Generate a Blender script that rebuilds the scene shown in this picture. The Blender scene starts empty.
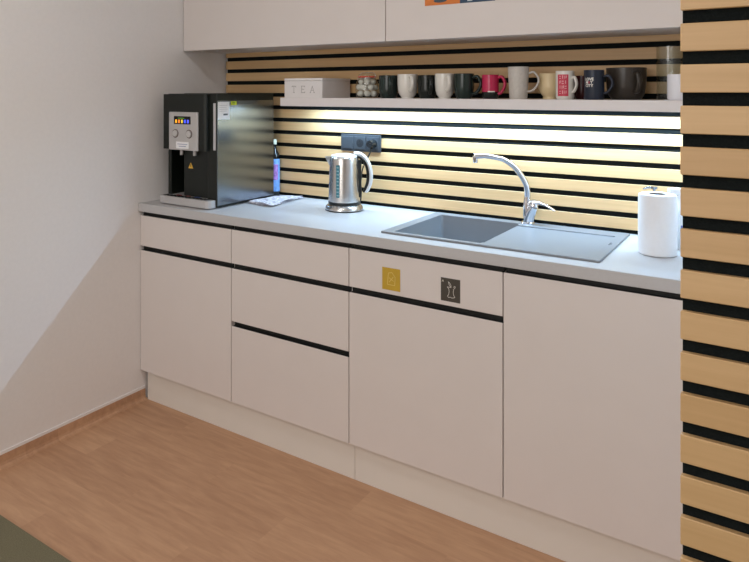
import bpy, bmesh, math, random
from mathutils import Vector, Matrix

random.seed(7)
PI = math.pi
SC = bpy.context.scene
COL = SC.collection

# ------------------------------------------------------------------ camera, world, lights, exposure
cam_d = bpy.data.cameras.new('camera')
cam_d.sensor_width = 36.0
cam_d.lens = 36.0 * 675.55 / 749.0
cam_d.shift_x = (374.5 - 308.8) / 749.0
cam_d.shift_y = -(281.0 - 91.23) / 749.0
cam_d.clip_start = 0.02
cam = bpy.data.objects.new('camera', cam_d)
COL.objects.link(cam)
cam.location = (2.569, -2.1943, 1.4959)
cam.rotation_euler = (PI / 2, 0, 0.617)
SC.camera = cam

world = bpy.data.worlds.new('world')
world.use_nodes = True
world.node_tree.nodes['Background'].inputs[0].default_value = (0.8, 0.85, 1.0, 1)
world.node_tree.nodes['Background'].inputs[1].default_value = 0.3
SC.world = world


def area(name, loc, sx, sy, watts, col, rot=(0, 0, 0)):
    d = bpy.data.lights.new(name, 'AREA')
    d.shape = 'RECTANGLE'
    d.size, d.size_y, d.energy, d.color = sx, sy, watts, col
    o = bpy.data.objects.new(name, d)
    o.location, o.rotation_euler = loc, rot
    COL.objects.link(o)
    return o


WARM = (1.0, 0.985, 0.985)
area('ceiling_lamp_near_cabinets', (1.35, -1.12, 2.73), 1.2, 0.25, 9, WARM)
area('ceiling_lamp_middle', (1.5, -2.9, 2.73), 1.4, 0.6, 18, WARM)
area('ceiling_lamp_right', (3.6, -2.6, 2.73), 1.2, 0.6, 3, WARM)
# added fill light behind the viewer, brightens the recess under the wall cabinets
area('added_front_fill', (1.5, -5.12, 1.5), 2.2, 1.3, 38, (1.0, 0.98, 0.96), (PI / 2, 0, 0))
# LED strip below the mug shelf (its housing is built with the shelf)
area('shelf_led', (1.52, 0.487, 1.4230), 1.76, 0.012, 16.2, (0.48, 0.74, 1.02))

SC.view_settings.view_transform = 'Standard'
SC.view_settings.look = 'None'
SC.view_settings.gamma = 1
SC.view_settings.use_curve_mapping = False
SC.view_settings.exposure = 0.07

# ------------------------------------------------------------------ materials


def lin(c):
    return tuple(((v / 255) / 12.92 if v / 255 <= 0.04045 else ((v / 255 + 0.055) / 1.055) ** 2.4) for v in c)


MATS = {}


def mat(name, rgb, rough=0.5, metal=0.0, var=0.04, scale=30.0, bump=0.0, spec=None, emit=None, estr=0.0,
        trans=0.0, ior=1.45, stretch=(1, 1, 1), coat=0.0):
    """procedural principled material: colour with a little noise variation, optional bump"""
    if name in MATS:
        return MATS[name]
    m = bpy.data.materials.new(name)
    m.use_nodes = True
    nt = m.node_tree
    b = nt.nodes['Principled BSDF']
    c = lin(rgb)
    tc = nt.nodes.new('ShaderNodeTexCoord')
    mp = nt.nodes.new('ShaderNodeMapping')
    mp.inputs['Scale'].default_value = stretch
    nz = nt.nodes.new('ShaderNodeTexNoise')
    nz.inputs['Scale'].default_value = scale
    nz.inputs['Detail'].default_value = 3
    rp = nt.nodes.new('ShaderNodeValToRGB')
    rp.color_ramp.elements[0].position = 0.3
    rp.color_ramp.elements[1].position = 0.7
    rp.color_ramp.elements[0].color = (*[x * (1 - var) for x in c], 1)
    rp.color_ramp.elements[1].color = (*[min(1, x * (1 + var)) for x in c], 1)
    nt.links.new(tc.outputs['Object'], mp.inputs[0])
    nt.links.new(mp.outputs[0], nz.inputs['Vector'])
    nt.links.new(nz.outputs['Fac'], rp.inputs[0])
    nt.links.new(rp.outputs[0], b.inputs['Base Color'])
    b.inputs['Roughness'].default_value = rough
    b.inputs['Metallic'].default_value = metal
    b.inputs['IOR'].default_value = ior
    if spec is not None:
        b.inputs['Specular IOR Level'].default_value = spec
    if trans:
        b.inputs['Transmission Weight'].default_value = trans
    if coat:
        b.inputs['Coat Weight'].default_value = coat
    if emit:
        b.inputs['Emission Color'].default_value = (*lin(emit), 1)
        b.inputs['Emission Strength'].default_value = estr
    if bump:
        bp = nt.nodes.new('ShaderNodeBump')
        bp.inputs['Strength'].default_value = bump
        bp.inputs['Distance'].default_value = 0.002
        nt.links.new(nz.outputs['Fac'], bp.inputs['Height'])
        nt.links.new(bp.outputs[0], b.inputs['Normal'])
    MATS[name] = m
    return m


def wood_mat(name, dark, light, pitch=None, grain=(1.2, 40, 40), rough=0.45, plank=None, streak=0.5):
    """wood with grain along X; each slat / plank gets its own tone"""
    m = bpy.data.materials.new(name)
    m.use_nodes = True
    nt = m.node_tree
    N, L = nt.nodes, nt.links
    b = N['Principled BSDF']
    tc = N.new('ShaderNodeTexCoord')
    sep = N.new('ShaderNodeSeparateXYZ')
    L.new(tc.outputs['Object'], sep.inputs[0])

    def math_n(op, a, bval):
        n = N.new('ShaderNodeMath')
        n.operation = op
        for i, v in enumerate((a, bval)):
            if isinstance(v, (int, float)):
                n.inputs[i].default_value = v
            elif v is not None:
                L.new(v, n.inputs[i])
        return n.outputs[0]

    if pitch:           # horizontal slats: index from z
        idx = math_n('FLOOR', math_n('DIVIDE', sep.outputs['Z'], pitch), 0)
        comb2 = N.new('ShaderNodeCombineXYZ')
        L.new(idx, comb2.inputs[0])
        cell = comb2.outputs[0]
    else:               # floor planks: row from y, staggered along x
        row = math_n('FLOOR', math_n('DIVIDE', sep.outputs['Y'], plank[1]), 0)
        xs = math_n('ADD', sep.outputs['X'], math_n('MULTIPLY', row, 0.377))
        ix = math_n('FLOOR', math_n('DIVIDE', xs, plank[0]), 0)
        comb2 = N.new('ShaderNodeCombineXYZ')
        L.new(row, comb2.inputs[0])
        L.new(ix, comb2.inputs[1])
        cell = comb2.outputs[0]
    wn = N.new('ShaderNodeTexWhiteNoise')
    wn.noise_dimensions = '3D'
    L.new(cell, wn.inputs['Vector'])
    off = N.new('ShaderNodeVectorMath')
    off.operation = 'MULTIPLY_ADD'
    L.new(wn.outputs['Color'], off.inputs[0])
    off.inputs[1].default_value = (9, 9, 9)
    L.new(tc.outputs['Object'], off.inputs[2])
    mp = N.new('ShaderNodeMapping')
    mp.inputs['Scale'].default_value = grain
    L.new(off.outputs[0], mp.inputs[0])
    nz = N.new('ShaderNodeTexNoise')
    nz.inputs['Scale'].default_value = 1.6
    nz.inputs['Detail'].default_value = 6
    nz.inputs['Roughness'].default_value = 0.6
    nz.inputs['Distortion'].default_value = 0.4
    L.new(mp.outputs[0], nz.inputs['Vector'])
    fac = math_n('ADD', math_n('MULTIPLY', nz.outputs['Fac'], streak),
                 math_n('MULTIPLY', wn.outputs['Value'], 0.75 - 0.5 * streak))
    rp = N.new('ShaderNodeValToRGB')
    rp.color_ramp.elements[0].position = 0.05
    rp.color_ramp.elements[1].position = 0.85
    rp.color_ramp.elements[0].color = (*lin(dark), 1)
    rp.color_ramp.elements[1].color = (*lin(light), 1)
    L.new(fac, rp.inputs[0])
    L.new(rp.outputs[0], b.inputs['Base Color'])
    b.inputs['Roughness'].default_value = rough
    bp = N.new('ShaderNodeBump')
    bp.inputs['Strength'].default_value = 0.08
    bp.inputs['Distance'].default_value = 0.001
    L.new(nz.outputs['Fac'], bp.inputs['Height'])
    L.new(bp.outputs[0], b.inputs['Normal'])
    return m


M_WALL = mat('painted_wall', (238, 233, 230), 0.85, var=0.012, scale=60, bump=0.05)
M_CEIL = mat('ceiling_paint', (240, 238, 235), 0.9, var=0.01)
M_FRONT = mat('cashmere_laminate', (221, 212, 207), 0.42, var=0.01, scale=8)
M_PLINTH = mat('plinth_laminate', (224, 217, 208), 0.5, var=0.01, scale=8)
M_CARC = mat('carcass_board', (218, 212, 206), 0.6, var=0.01)
M_GROOVE = mat('black_grip_profile', (14, 16, 15), 0.55, var=0.05)
M_TOP = mat('worktop_laminate', (190, 188, 188), 0.4, var=0.015, scale=120)
M_FELT = mat('black_acoustic_felt', (26, 30, 30), 0.95, var=0.25, scale=400, bump=0.3, spec=0.1)
M_SLAT = wood_mat('pale_oak_slat', (191, 150, 99), (222, 185, 136), pitch=0.0642, streak=0.8)
M_FLOOR = wood_mat('vinyl_wood_floor', (162, 119, 89), (204, 161, 126), plank=(0.92, 0.152), grain=(4.0, 26, 26),
                   rough=0.5, streak=1.0)
M_CARPET = mat('olive_carpet', (122, 116, 94), 0.98, var=0.25, scale=350, bump=0.8, spec=0.05)
M_SHELF = mat('shelf_laminate', (226, 219, 217), 0.45, var=0.01)
M_SINK = mat('grey_composite_sink', (130, 133, 137), 0.38, var=0.05, scale=700)
M_CHROME = mat('chrome', (225, 226, 230), 0.08, 1.0, var=0.01)
M_STEEL = mat('brushed_steel', (205, 204, 202), 0.26, 1.0, var=0.05, scale=20, stretch=(60, 60, 0.4))
M_STEELDK = mat('dark_brushed_steel', (142, 150, 158), 0.2, 1.0, var=0.03, scale=20, stretch=(1, 1, 60))
M_BLACK = mat('black_plastic', (15, 19, 16), 0.35, var=0.05)
M_BLACKM = mat('black_matt_plastic', (14, 20, 15), 0.45, var=0.05)
M_SILVER = mat('silver_plastic', (196, 193, 192), 0.35, 0.35, var=0.02)
M_WHITE = mat('white_plastic', (236, 236, 236), 0.4, var=0.01)
M_PAPER = mat('white_paper', (238, 238, 240), 0.85, var=0.01, scale=90, bump=0.1)
M_ANTH = mat('anthracite_plastic', (56, 60, 64), 0.45, var=0.03)
M_ANTHD = mat('dark_anthracite_plastic', (30, 33, 36), 0.5, var=0.03)
M_GLASS = bpy.data.materials.new('clear_glass')      # thin clear glass: see-through with a fresnel gloss
M_GLASS.use_nodes = True
_nt = M_GLASS.node_tree
_nt.nodes.remove(_nt.nodes['Principled BSDF'])
_tr = _nt.nodes.new('ShaderNodeBsdfTransparent')
_tr.inputs[0].default_value = (0.93, 0.95, 0.94, 1)
_gl = _nt.nodes.new('ShaderNodeBsdfGlossy')
_gl.inputs['Roughness'].default_value = 0.04
_lw = _nt.nodes.new('ShaderNodeLayerWeight')
_pw = _nt.nodes.new('ShaderNodeMath')
_pw.operation = 'POWER'
_nt.links.new(_lw.outputs['Facing'], _pw.inputs[0])
_pw.inputs[1].default_value = 3.5
_fr = _nt.nodes.new('ShaderNodeMath')
_fr.operation = 'MULTIPLY_ADD'
_nt.links.new(_pw.outputs[0], _fr.inputs[0])
_fr.inputs[1].default_value = 0.45
_fr.inputs[2].default_value = 0.04
_mx = _nt.nodes.new('ShaderNodeMixShader')
_nt.links.new(_fr.outputs[0], _mx.inputs[0])
_nt.links.new(_tr.outputs[0], _mx.inputs[1])
_nt.links.new(_gl.outputs[0], _mx.inputs[2])
_nt.links.new(_mx.outputs[0], _nt.nodes['Material Output'].inputs[0])
M_RED = mat('red_rubber', (208, 66, 52), 0.5, var=0.03)


# ------------------------------------------------------------------ mesh helpers
def nbm():
    return bmesh.new()


def box(bm, x0, x1, y0, y1, z0, z1, bev=0.0, seg=2, rot=None, piv=None):
    r = bmesh.ops.create_cube(bm, size=1.0)
    vs = r['verts']
    for v in vs:
        v.co = Vector((x0 + (v.co.x + .5) * (x1 - x0), y0 + (v.co.y + .5) * (y1 - y0), z0 + (v.co.z + .5) * (z1 - z0)))
    if rot is not None:
        bmesh.ops.rotate(bm, verts=vs, cent=piv or (0, 0, 0), matrix=rot)
    if bev:
        es = list({e for v in vs for e in v.link_edges})
        bmesh.ops.bevel(bm, geom=es, offset=bev, segments=seg, affect='EDGES', profile=0.5)
    return bm


def lathe(bm, prof, seg=40, c=(0, 0, 0)):
    """profile of (r, z) from one end to the other, r = 0 closes it"""
    rings = []
    for r, z in prof:
        if r < 1e-6:
            rings.append([bm.verts.new((c[0], c[1], c[2] + z))])
        else:
            rings.append([bm.verts.new((c[0] + r * math.cos(2 * PI * k / seg), c[1] + r * math.sin(2 * PI * k / seg), c[2] + z))
                          for k in range(seg)])
    for a, b in zip(rings, rings[1:]):
        for k in range(seg):
            k2 = (k + 1) % seg
            if len(a) == 1 and len(b) == 1:
                continue
            if len(a) == 1:
                bm.faces.new((a[0], b[k2], b[k]))
            elif len(b) == 1:
                bm.faces.new((a[k], a[k2], b[0]))
            else:
                bm.faces.new((a[k], a[k2], b[k2], b[k]))
    return bm


def smooth_path(pts, n=6):
    """Catmull-Rom through the points"""
    P = [Vector(p) for p in pts]
    P = [P[0] * 2 - P[1]] + P + [P[-1] * 2 - P[-2]]
    out = []
    for i in range(1, len(P) - 2):
        for k in range(n):
            t = k / n
            a, b, c, d = P[i - 1], P[i], P[i + 1], P[i + 2]
            out.append(0.5 * ((2 * b) + (c - a) * t + (2 * a - 5 * b + 4 * c - d) * t * t + (3 * b - a - 3 * c + d) * t ** 3))
    out.append(P[-2])
    return out


def tube(bm, pts, rad, seg=14, flat=1.0, up=None, cap=True):
    """sweep an ellipse; rad is a number or a list per point; flat squashes it along the side axis"""
    P = [Vector(p) for p in pts]
    n = len(P)
    R = rad if isinstance(rad, (list, tuple)) else [rad] * n
    if len(R) != n:
        R = [R[0] + (R[-1] - R[0]) * 0 + _interp(R, i / (n - 1)) - R[0] for i in range(n)]
    rings = []
    prev = None
    for i, p in enumerate(P):
        t = (P[min(i + 1, n - 1)] - P[max(i - 1, 0)]).normalized()
        if prev is None:
            ref = Vector(up) if up else (Vector((0, 0, 1)) if abs(t.z) < 0.9 else Vector((1, 0, 0)))
        else:
            ref = prev
        u = (ref - t * ref.dot(t)).normalized()
        prev = u
        w = t.cross(u)
        rings.append([bm.verts.new(p + R[i] * (u * math.cos(2 * PI * k / seg) + w * math.sin(2 * PI * k / seg) * flat))
                      for k in range(seg)])
    for a, b in zip(rings, rings[1:]):
        for k in range(seg):
            bm.faces.new((a[k], a[(k + 1) % seg], b[(k + 1) % seg], b[k]))
    if cap:
        bm.faces.new(list(reversed(rings[0])))
        bm.faces.new(rings[-1])
    return bm


def _interp(R, t):
    x = t * (len(R) - 1)
    i = min(int(x), len(R) - 2)
    return R[i] + (R[i + 1] - R[i]) * (x - i)


def prism(bm, poly, a0, a1, axis='z'):
    """extrude a 2D polygon: axis z -> (x,y), y -> (x,z), x -> (y,z)"""
    def P(p, a):
        return {'z': (p[0], p[1], a), 'y': (p[0], a, p[1]), 'x': (a, p[0], p[1])}[axis]
    lo = [bm.verts.new(P(p, a0)) for p in poly]
    hi = [bm.verts.new(P(p, a1)) for p in poly]
    n = len(poly)
    bm.faces.new(list(reversed(lo)))
    bm.faces.new(hi)
    for k in range(n):
        bm.faces.new((lo[k], lo[(k + 1) % n], hi[(k + 1) % n], hi[k]))
    return bm


def heightgrid(bm, xs, ys, H, z0):
    """solid block over a grid; H[j][i] is the top of each cell, None is a hole through it"""
    nx, ny = len(xs) - 1, len(ys) - 1
    get = lambda i, j: H[j][i] if 0 <= i < nx and 0 <= j < ny else None
    quad = lambda *c: bm.faces.new([bm.verts.new(v) for v in c])
    for j in range(ny):
        for i in range(nx):
            h = get(i, j)
            if h is None:
                continue
            x0, x1, y0, y1 = xs[i], xs[i + 1], ys[j], ys[j + 1]
            quad((x0, y0, h), (x1, y0, h), (x1, y1, h), (x0, y1, h))
            quad((x0, y1, z0), (x1, y1, z0), (x1, y0, z0), (x0, y0, z0))
            for di, dj, a, b in ((-1, 0, (x0, y1), (x0, y0)), (1, 0, (x1, y0), (x1, y1)), (0, -1, (x0, y0), (x1, y0)), (0, 1, (x1, y1), (x0, y1))):
                g = get(i + di, j + dj)
                lo = z0 if g is None else g
                if lo < h - 1e-9:
                    quad((*a, lo), (*b, lo), (*b, h), (*a, h))
    bmesh.ops.remove_doubles(bm, verts=bm.verts, dist=1e-5)
    return bm


def text_faces(bm, body, size, fn, spacing=1.0, line=1.0, bold=0.0):
    """flat letters as mesh, each vertex placed by fn(x, y)"""
    cu = bpy.data.curves.new('t', 'FONT')
    cu.body, cu.size, cu.align_x, cu.align_y = body, size, 'CENTER', 'CENTER'
    cu.space_character, cu.space_line, cu.offset = spacing, line, bold
    cu.resolution_u = 3
    o = bpy.data.objects.new('t', cu)
    COL.objects.link(o)
    me = bpy.data.meshes.new_from_object(o.evaluated_get(bpy.context.evaluated_depsgraph_get()))
    vs = [bm.verts.new(fn(v.co.x, v.co.y)) for v in me.vertices]
    for f in me.polygons:
        try:
            bm.faces.new([vs[i] for i in f.vertices])
        except ValueError:
            pass
    bpy.data.objects.remove(o)
    bpy.data.curves.remove(cu)
    bpy.data.meshes.remove(me)
    return bm


def wrap(cx, cy, r, ang, cz):
    """maps flat (x, y) onto an upright cylinder, centred at angle ang and height cz"""
    return lambda x, y: (cx + r * math.cos(ang + x / r), cy + r * math.sin(ang + x / r), cz + y)


def wrap_rect(bm, cx, cy, r, ang, z0, z1, half_w, n=10):
    f = wrap(cx, cy, r, ang, 0)
    lo = [bm.verts.new(f(-half_w + 2 * half_w * k / n, z0)) for k in range(n + 1)]
    hi = [bm.verts.new(f(-half_w + 2 * half_w * k / n, z1)) for k in range(n + 1)]
    for k in range(n):
        bm.faces.new((lo[k], lo[k + 1], hi[k + 1], hi[k]))
    return bm


def obj(name, bm, m, parent=None, smooth=None, bevel=0.0, label=None):
    bmesh.ops.recalc_face_normals(bm, faces=bm.faces)
    me = bpy.data.meshes.new(name)
    bm.to_mesh(me)
    bm.free()
    me.materials.append(m)
    o = bpy.data.objects.new(name, me)
    COL.objects.link(o)
    if parent:
        o.parent = parent
    if smooth:
        for p in me.polygons:
            p.use_smooth = True
        e = o.modifiers.new('edges', 'EDGE_SPLIT')
        e.split_angle = math.radians(smooth)
    if bevel:
        b = o.modifiers.new('bevel', 'BEVEL')
        b.width, b.segments, b.limit_method, b.angle_limit = bevel, 2, 'ANGLE', math.radians(40)
    if label:
        o['label'] = label
    return o


def tag(o, label, cat, group=None):
    o['label'], o['category'] = label, cat
    if group:
        o['group'] = group
    return o


def thing(name, label, cat, loc, rz=0.0, group=None):
    o = bpy.data.objects.new(name, None)
    o.empty_display_size = 0.05
    COL.objects.link(o)
    o.location = loc
    o.rotation_euler = (0, 0, rz)
    return tag(o, label, cat, group)


def struct(name, bm, m):
    o = obj(name, bm, m)
    o['kind'] = 'structure'
    return o


def B(*a, **k):
    return box(nbm(), *a, **k)


# ------------------------------------------------------------------ the room
def wx(y):
    # the plaster of the left wall is a touch out of true
    return 0.012 + 0.028 * y if y > 0 else 0.012 - 0.007 * max(y, -0.9)


WB = 0.607                          # plaster face of the back wall
CEIL = 2.75
struct('floor', prism(nbm(), [(-0.35, -5.2), (5.4, -5.2), (5.4, WB + .1), (-0.35, WB + .1)], -0.1, 0.0), M_FLOOR)
struct('ceiling', B(-0.35, 5.4, -5.2, WB + .1, CEIL, CEIL + .1), M_CEIL)
struct('wall_left', prism(nbm(), [(wx(-5.2), -5.2), (wx(-.9), -.9), (wx(0), 0), (wx(WB), WB), (-.25, WB), (-.25, -5.2)], 0, CEIL), M_WALL)
struct('wall_back', B(-0.25, 2.45, WB, WB + .1, 0, CEIL), M_WALL)
struct('wall_partition', B(2.4365, 5.3, -0.975, WB + .1, 0, CEIL), M_WALL)
struct('wall_right', B(5.2, 5.3, -5.2, -0.975, 0, CEIL), M_WALL)
struct('wall_front', B(-0.25, 5.3, -5.3, -5.2, 0, CEIL), M_WALL)
bm = nbm()  # added window frame around the fill light, an invented opening out of view
for x0, x1, z0, z1 in ((.34, 2.66, .79, .85), (.34, 2.66, 2.15, 2.21), (.34, .40, .85, 2.15), (2.60, 2.66, .85, 2.15), (1.47, 1.53, .85, 2.15)):
    box(bm, x0, x1, -5.199, -5.14, z0, z1, bev=.004)
struct('added_window_1', bm, M_FRONT)

# coved vinyl skirting on the left wall, with the pale sealing bead on top of it
bm = nbm()
sk = []
for (d, z) in ((0.0, 0.0), (0.03, 0.0005), (0.016, 0.003), (0.008, 0.010), (0.005, 0.02), (0.0045, 0.052), (0.0, 0.052)):
    sk.append((d, z))
ends = []
for y in (-5.19, -0.9, 0.0, 0.028):
    ends.append([bm.verts.new((wx(y) + d, y, z)) for d, z in sk])
for a, b in zip(ends, ends[1:]):
    for k in range(len(sk) - 1):
        bm.faces.new((a[k], a[k + 1], b[k + 1], b[k]))
struct('baseboard_left', bm, M_FLOOR)
bm = nbm()
prism(bm, [(wx(-5.19), -5.19), (wx(-5.19) + .005, -5.19), (wx(-.9) + .005, -.9), (wx(0) + .005, 0), (wx(.028) + .005, .028), (wx(.028), .028), (wx(0), 0), (wx(-.9), -.9)], 0.052, 0.0635)
struct('trim_1', bm, M_WALL)

# dark carpet in front
car = obj('carpet', prism(nbm(), [(wx(-3) + .03, -4.4), (5.15, -4.4), (5.15, -1.01), (2.40, -1.01), (2.40, -.884), (wx(-3) + .03, -.884)], 0.0, 0.006), M_CARPET)
tag(car, 'dark olive green carpet lying on the wood-look floor in the near left corner', 'carpet')


# ------------------------------------------------------------------ slatted wall cladding
def slat_panel(label, x0, x1, yf, z_lo, z_hi, gap_tops, back_y):
    t = thing('slat_panel', label, 'wall panel', (x0, back_y, z_lo), 0)
    L = lambda x, y, z: (x - x0, y - back_y, z - z_lo)
    bm = nbm()
    box(bm, 0.002, x1 - x0, yf + .011 - back_y, 0, 0, z_hi - z_lo)
    obj('felt_backing', bm, M_FELT, t)
    bm = nbm()
    edges = []
    top = z_hi
    for g in gap_tops:
        if g < top - 0.004:
            edges.append((g, top))
        top = g - 0.0205
    if top > z_lo + .004:
        edges.append((z_lo, top))
    for lo, hi in edges:
        lo, hi = max(lo, z_lo), min(hi, z_hi)
        if hi - lo > 0.004:
            box(bm, 0, x1 - x0, yf - back_y, yf + .0115 - back_y, lo - z_lo, hi - z_lo, bev=0.0012, seg=1)
    obj('slats', bm, M_SLAT, t)


slat_panel('horizontal pale oak slats on black felt behind the worktop and shelf', 0.0365, 2.432, 0.585, 0.9568, 1.92,
           [1.6800 - 0.0643 * k for k in range(-3, 12)], WB - 0.001)
slat_panel('horizontal pale oak slats on black felt covering the near wall right of the cabinets', 2.4320, 5.19, -1.0, 0.0, 2.74,
           [1.622 - 0.06405 * k for k in range(-17, 26)], -0.9755)

# ------------------------------------------------------------------ base cabinets
ZB, ZT = 0.149, 0.8965              # door bottom, top of the fronts
G2T, G2B = 0.7505, 0.7285           # second grip groove
G3T, G3B = 0.5001, 0.4785
GAP = 0.0016


def base_cabinet(x0, x1, fronts, grooves, label, side0=0.0, back=0.0):
    t = thing('base_cabinet', label, 'cabinet', (x0, 0.021, ZB))
    Lb = lambda a, b, c, d, e, f, **k: B(a - x0, b - x0, c - .021, d - .021, e - ZB, f - ZB, **k)
    bm = nbm()
    w = .018
    heightgrid(bm, [0.001 + back, w + back, x1 - x0 - w, x1 - x0 - .001], [0.0, w, .535, .553],
               [[.735, .735, .735], [.735, w, .735], [.735, .735, .735]], 0.0)
    obj('carcass', bm, M_CARC, t)
    for kind, z0, z1 in fronts:
        obj(kind, Lb(x0 + GAP + side0, x1 - GAP, 0.0, 0.0195, z0, z1, bev=0.0012), M_FRONT, t)
    for z0, z1 in grooves:
        bm = nbm()
        # L shaped grip profile: a back face set in behind the fronts
        box(bm, side0 + .006, x1 - x0, -0.004, -0.0005, z0 - ZB, z1 - ZB)
        box(bm, side0 + .006, x1 - x0, -0.019, -0.004, z0 - ZB - .001, z0 - ZB + .001)
        obj('grip_profile', bm, M_GROOVE, t)
    return t


TOPG = (ZT, 0.9172)
base_cabinet(0.0128, 0.6, [('drawer', G2T, ZT), ('door', ZB, G2B)], [TOPG, (G2B, G2T)],
             'leftmost base cabinet with a drawer over one door, below the water dispenser', side0=0.0, back=0.017)
base_cabinet(0.6, 1.2, [('drawer', G2T, ZT), ('drawer', G3T, G2B), ('drawer', ZB, G3B)], [TOPG, (G2B, G2T), (G3B, G3T)],
             'base cabinet with three stacked drawers, below the kettle')
base_cabinet(1.2, 1.8, [('drawer', G2T, ZT), ('door', ZB, G2B)], [TOPG, (G2B, G2T)],
             'base cabinet under the sink bowl with two square stickers on its drawer front')
base_cabinet(1.8, 2.4, [('door', ZB, ZT)], [TOPG],
             'base cabinet with one tall door and no drawer, next to the near slatted wall')

pl = obj('plinth', B(0.0, 1.177, 0, .016, 0, .147, bev=.0008), M_PLINTH)
pl.location = (0.031, 0.0305, 0)
tag(pl, 'left length of white plinth board under the two left base cabinets', 'plinth', None)
pl = obj('plinth', B(0.0, 1.216, 0, .016, 0, .147, bev=.0008), M_PLINTH)
pl.location = (1.2092, 0.0305, 0)
tag(pl, 'right length of white plinth board under the sink cabinet and the tall door', 'plinth', None)

# worktop with the cut-out for the sink
WZ0, WZ1 = 0.9175, 0.9566
SX0, SX1, SY0, SY1 = 1.305, 2.087, 0.0628, 0.5622
bm = heightgrid(nbm(), [0.0145, 1.33, 1.705, 2.428], [-0.012, 0.07, 0.535, 0.605],
                [[WZ1] * 3, [WZ1, None, WZ1], [WZ1] * 3], WZ0)
for v in bm.verts:      # the left end is scribed to the wall
    if v.co.x < .1:
        v.co.x = wx(v.co.y) + .0012
wt = obj('worktop', bm, M_TOP, None, bevel=0.0015)
tag(wt, 'long pale worktop running over all the base cabinets', 'worktop')

# ------------------------------------------------------------------ sink
t = thing('sink', 'grey composite sink with a deep bowl and a drainer, set in the worktop', 'sink', (SX0, SY0, WZ1))
RZ = 0.0075
bx0, bx1, by0, by1 = 1.350 - SX0, 1.690 - SX0, 0.086 - SY0, 0.512 - SY0
dx1 = 2.052 - SX0
W, D = SX1 - SX0, SY1 - SY0
dy0, dy1 = .100 - SY0, 0.478 - SY0
xs = [0, bx0, bx1, dx1, W]
ys = [0, by0, dy0, dy1, by1, D]
R_ = RZ
rec = RZ - .0045
H = [[R_, R_, R_, R_],
     [R_, None, R_, R_],
     [R_, None, rec, R_],
     [R_, None, R_, R_],
     [R_, R_, R_, R_]]
H[3] = [R_, None, R_, R_]
bm = heightgrid(nbm(), xs, ys, H, 0.0)
bmesh.ops.recalc_face_normals(bm, faces=bm.faces)
obj('rim_and_drainer', bm, M_SINK, t, bevel=0.0022)
# bowl: tapered rounded tub hanging through the cut-out
bm = nbm()


def rrect(x0, x1, y0, y1, r, z, n=5):
    pts = []
    for cx, cy, a0 in ((x1 - r, y1 - r, 0), (x0 + r, y1 - r, PI / 2), (x0 + r, y0 + r, PI), (x1 - r, y0 + r, 1.5 * PI)):
        for k in range(n + 1):
            a = a0 + PI / 2 * k / n
            pts.append((cx + r * math.cos(a), cy + r * math.sin(a), z))
    return pts


rings = [rrect(bx0 - .003, bx1 + .003, by0 - .003, by1 + .003, .008, 0.0005),
         rrect(bx0, bx1, by0, by1, .012, .0015),
         rrect(bx0 + .004, bx1 - .004, by0 + .004, by1 - .004, .014, -.15),
         rrect(bx0 + .010, bx1 - .010, by0 + .010, by1 - .010, .02, -.17),
         rrect(bx0 + .03, bx1 - .03, by0 + .03, by1 - .03, .02, -.18)]
vr = [[bm.verts.new(p) for p in r] for r in rings]
for a, b in zip(vr, vr[1:]):
    n = len(a)
    for k in range(n):
        bm.faces.new((a[k], a[(k + 1) % n], b[(k + 1) % n], b[k]))
bm.faces.new(vr[-1])
orings = [rrect(bx0 - .004, bx1 + .004, by0 - .004, by1 + .004, .012, 0.0003),
          rrect(bx0 - .004, bx1 + .004, by0 - .004, by1 + .004, .014, -.15),
          rrect(bx0 + .004, bx1 - .004, by0 + .004, by1 - .004, .02, -.176),
          rrect(bx0 + .026, bx1 - .026, by0 + .026, by1 - .026, .02, -.186)]
vo = [[bm.verts.new(p) for p in r] for r in orings]
for a, b in zip([vr[0]] + vo, vo):
    n = len(a)
    for k in range(n):
        bm.faces.new((a[k], b[k], b[(k + 1) % n], a[(k + 1) % n]))
bm.faces.new(vo[-1])
obj('bowl', bm, M_SINK, t, smooth=25)
obj('drain', lathe(nbm(), [(0, -.1785), (.02, -.1785), (.03, -.178), (.042, -.1768), (.045, -.179), (.03, -.19), (0, -.19)], 32,
                   ((bx0 + bx1) / 2, (by0 + by1) / 2, 0)), M_CHROME, t, smooth=40, label='chrome drain at the bottom of the bowl')
obj('logo_mark', box(box(nbm(), W - .026, W - .022, .25, .29, RZ, RZ + .0004), W - .02, W - .018, .255, .28, RZ, RZ + .0004), M_ANTH, t)

# ------------------------------------------------------------------ faucet
FX, FY, FZ = 1.716, 0.530, WZ1 + RZ
t = thing('faucet', 'chrome mixer tap with a high curved spout standing on the back edge of the sink', 'faucet', (FX, FY, FZ))
obj('base_ring', lathe(nbm(), [(0, 0), (.027, 0), (.027, .004), (.024, .008), (0, .008)], 32), M_CHROME, t, smooth=30)
bm = nbm()
tube(bm, smooth_path([(0.002, 0, .006), (.006, 0, .03), (.016, -.002, .055), (.024, -.004, .072)], 4), [.021, .021, .0205, .019], 24)
obj('body', bm, M_CHROME, t, smooth=40)
sp = [(0, 0, .012), (-.004, 0, .04), (-.005, 0, .075), (-.002, 0, .11), (-.002, -.006, .148), (-.016, -.016, .184), (-.043, -.033, .227),
      (-.077, -.058, .256), (-.110, -.084, .267), (-.136, -.104, .272), (-.157, -.120, .2715), (-.173, -.130, .2695)]
bm = nbm()
tube(bm, smooth_path(sp, 5), [.016, .0155, .0145, .013, .012, .0115, .011, .0105, .0105, .011, .011, .011], 20)
spo = obj('spout', bm, M_CHROME, t, smooth=50)
bm = nbm()
lathe(bm, [(0, .245), (.009, .245), (.0105, .248), (.0105, .272), (0, .272)], 20, (-.170, -.1275, 0))
obj('aerator', bm, M_CHROME, spo, smooth=40)
bm = nbm()
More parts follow.
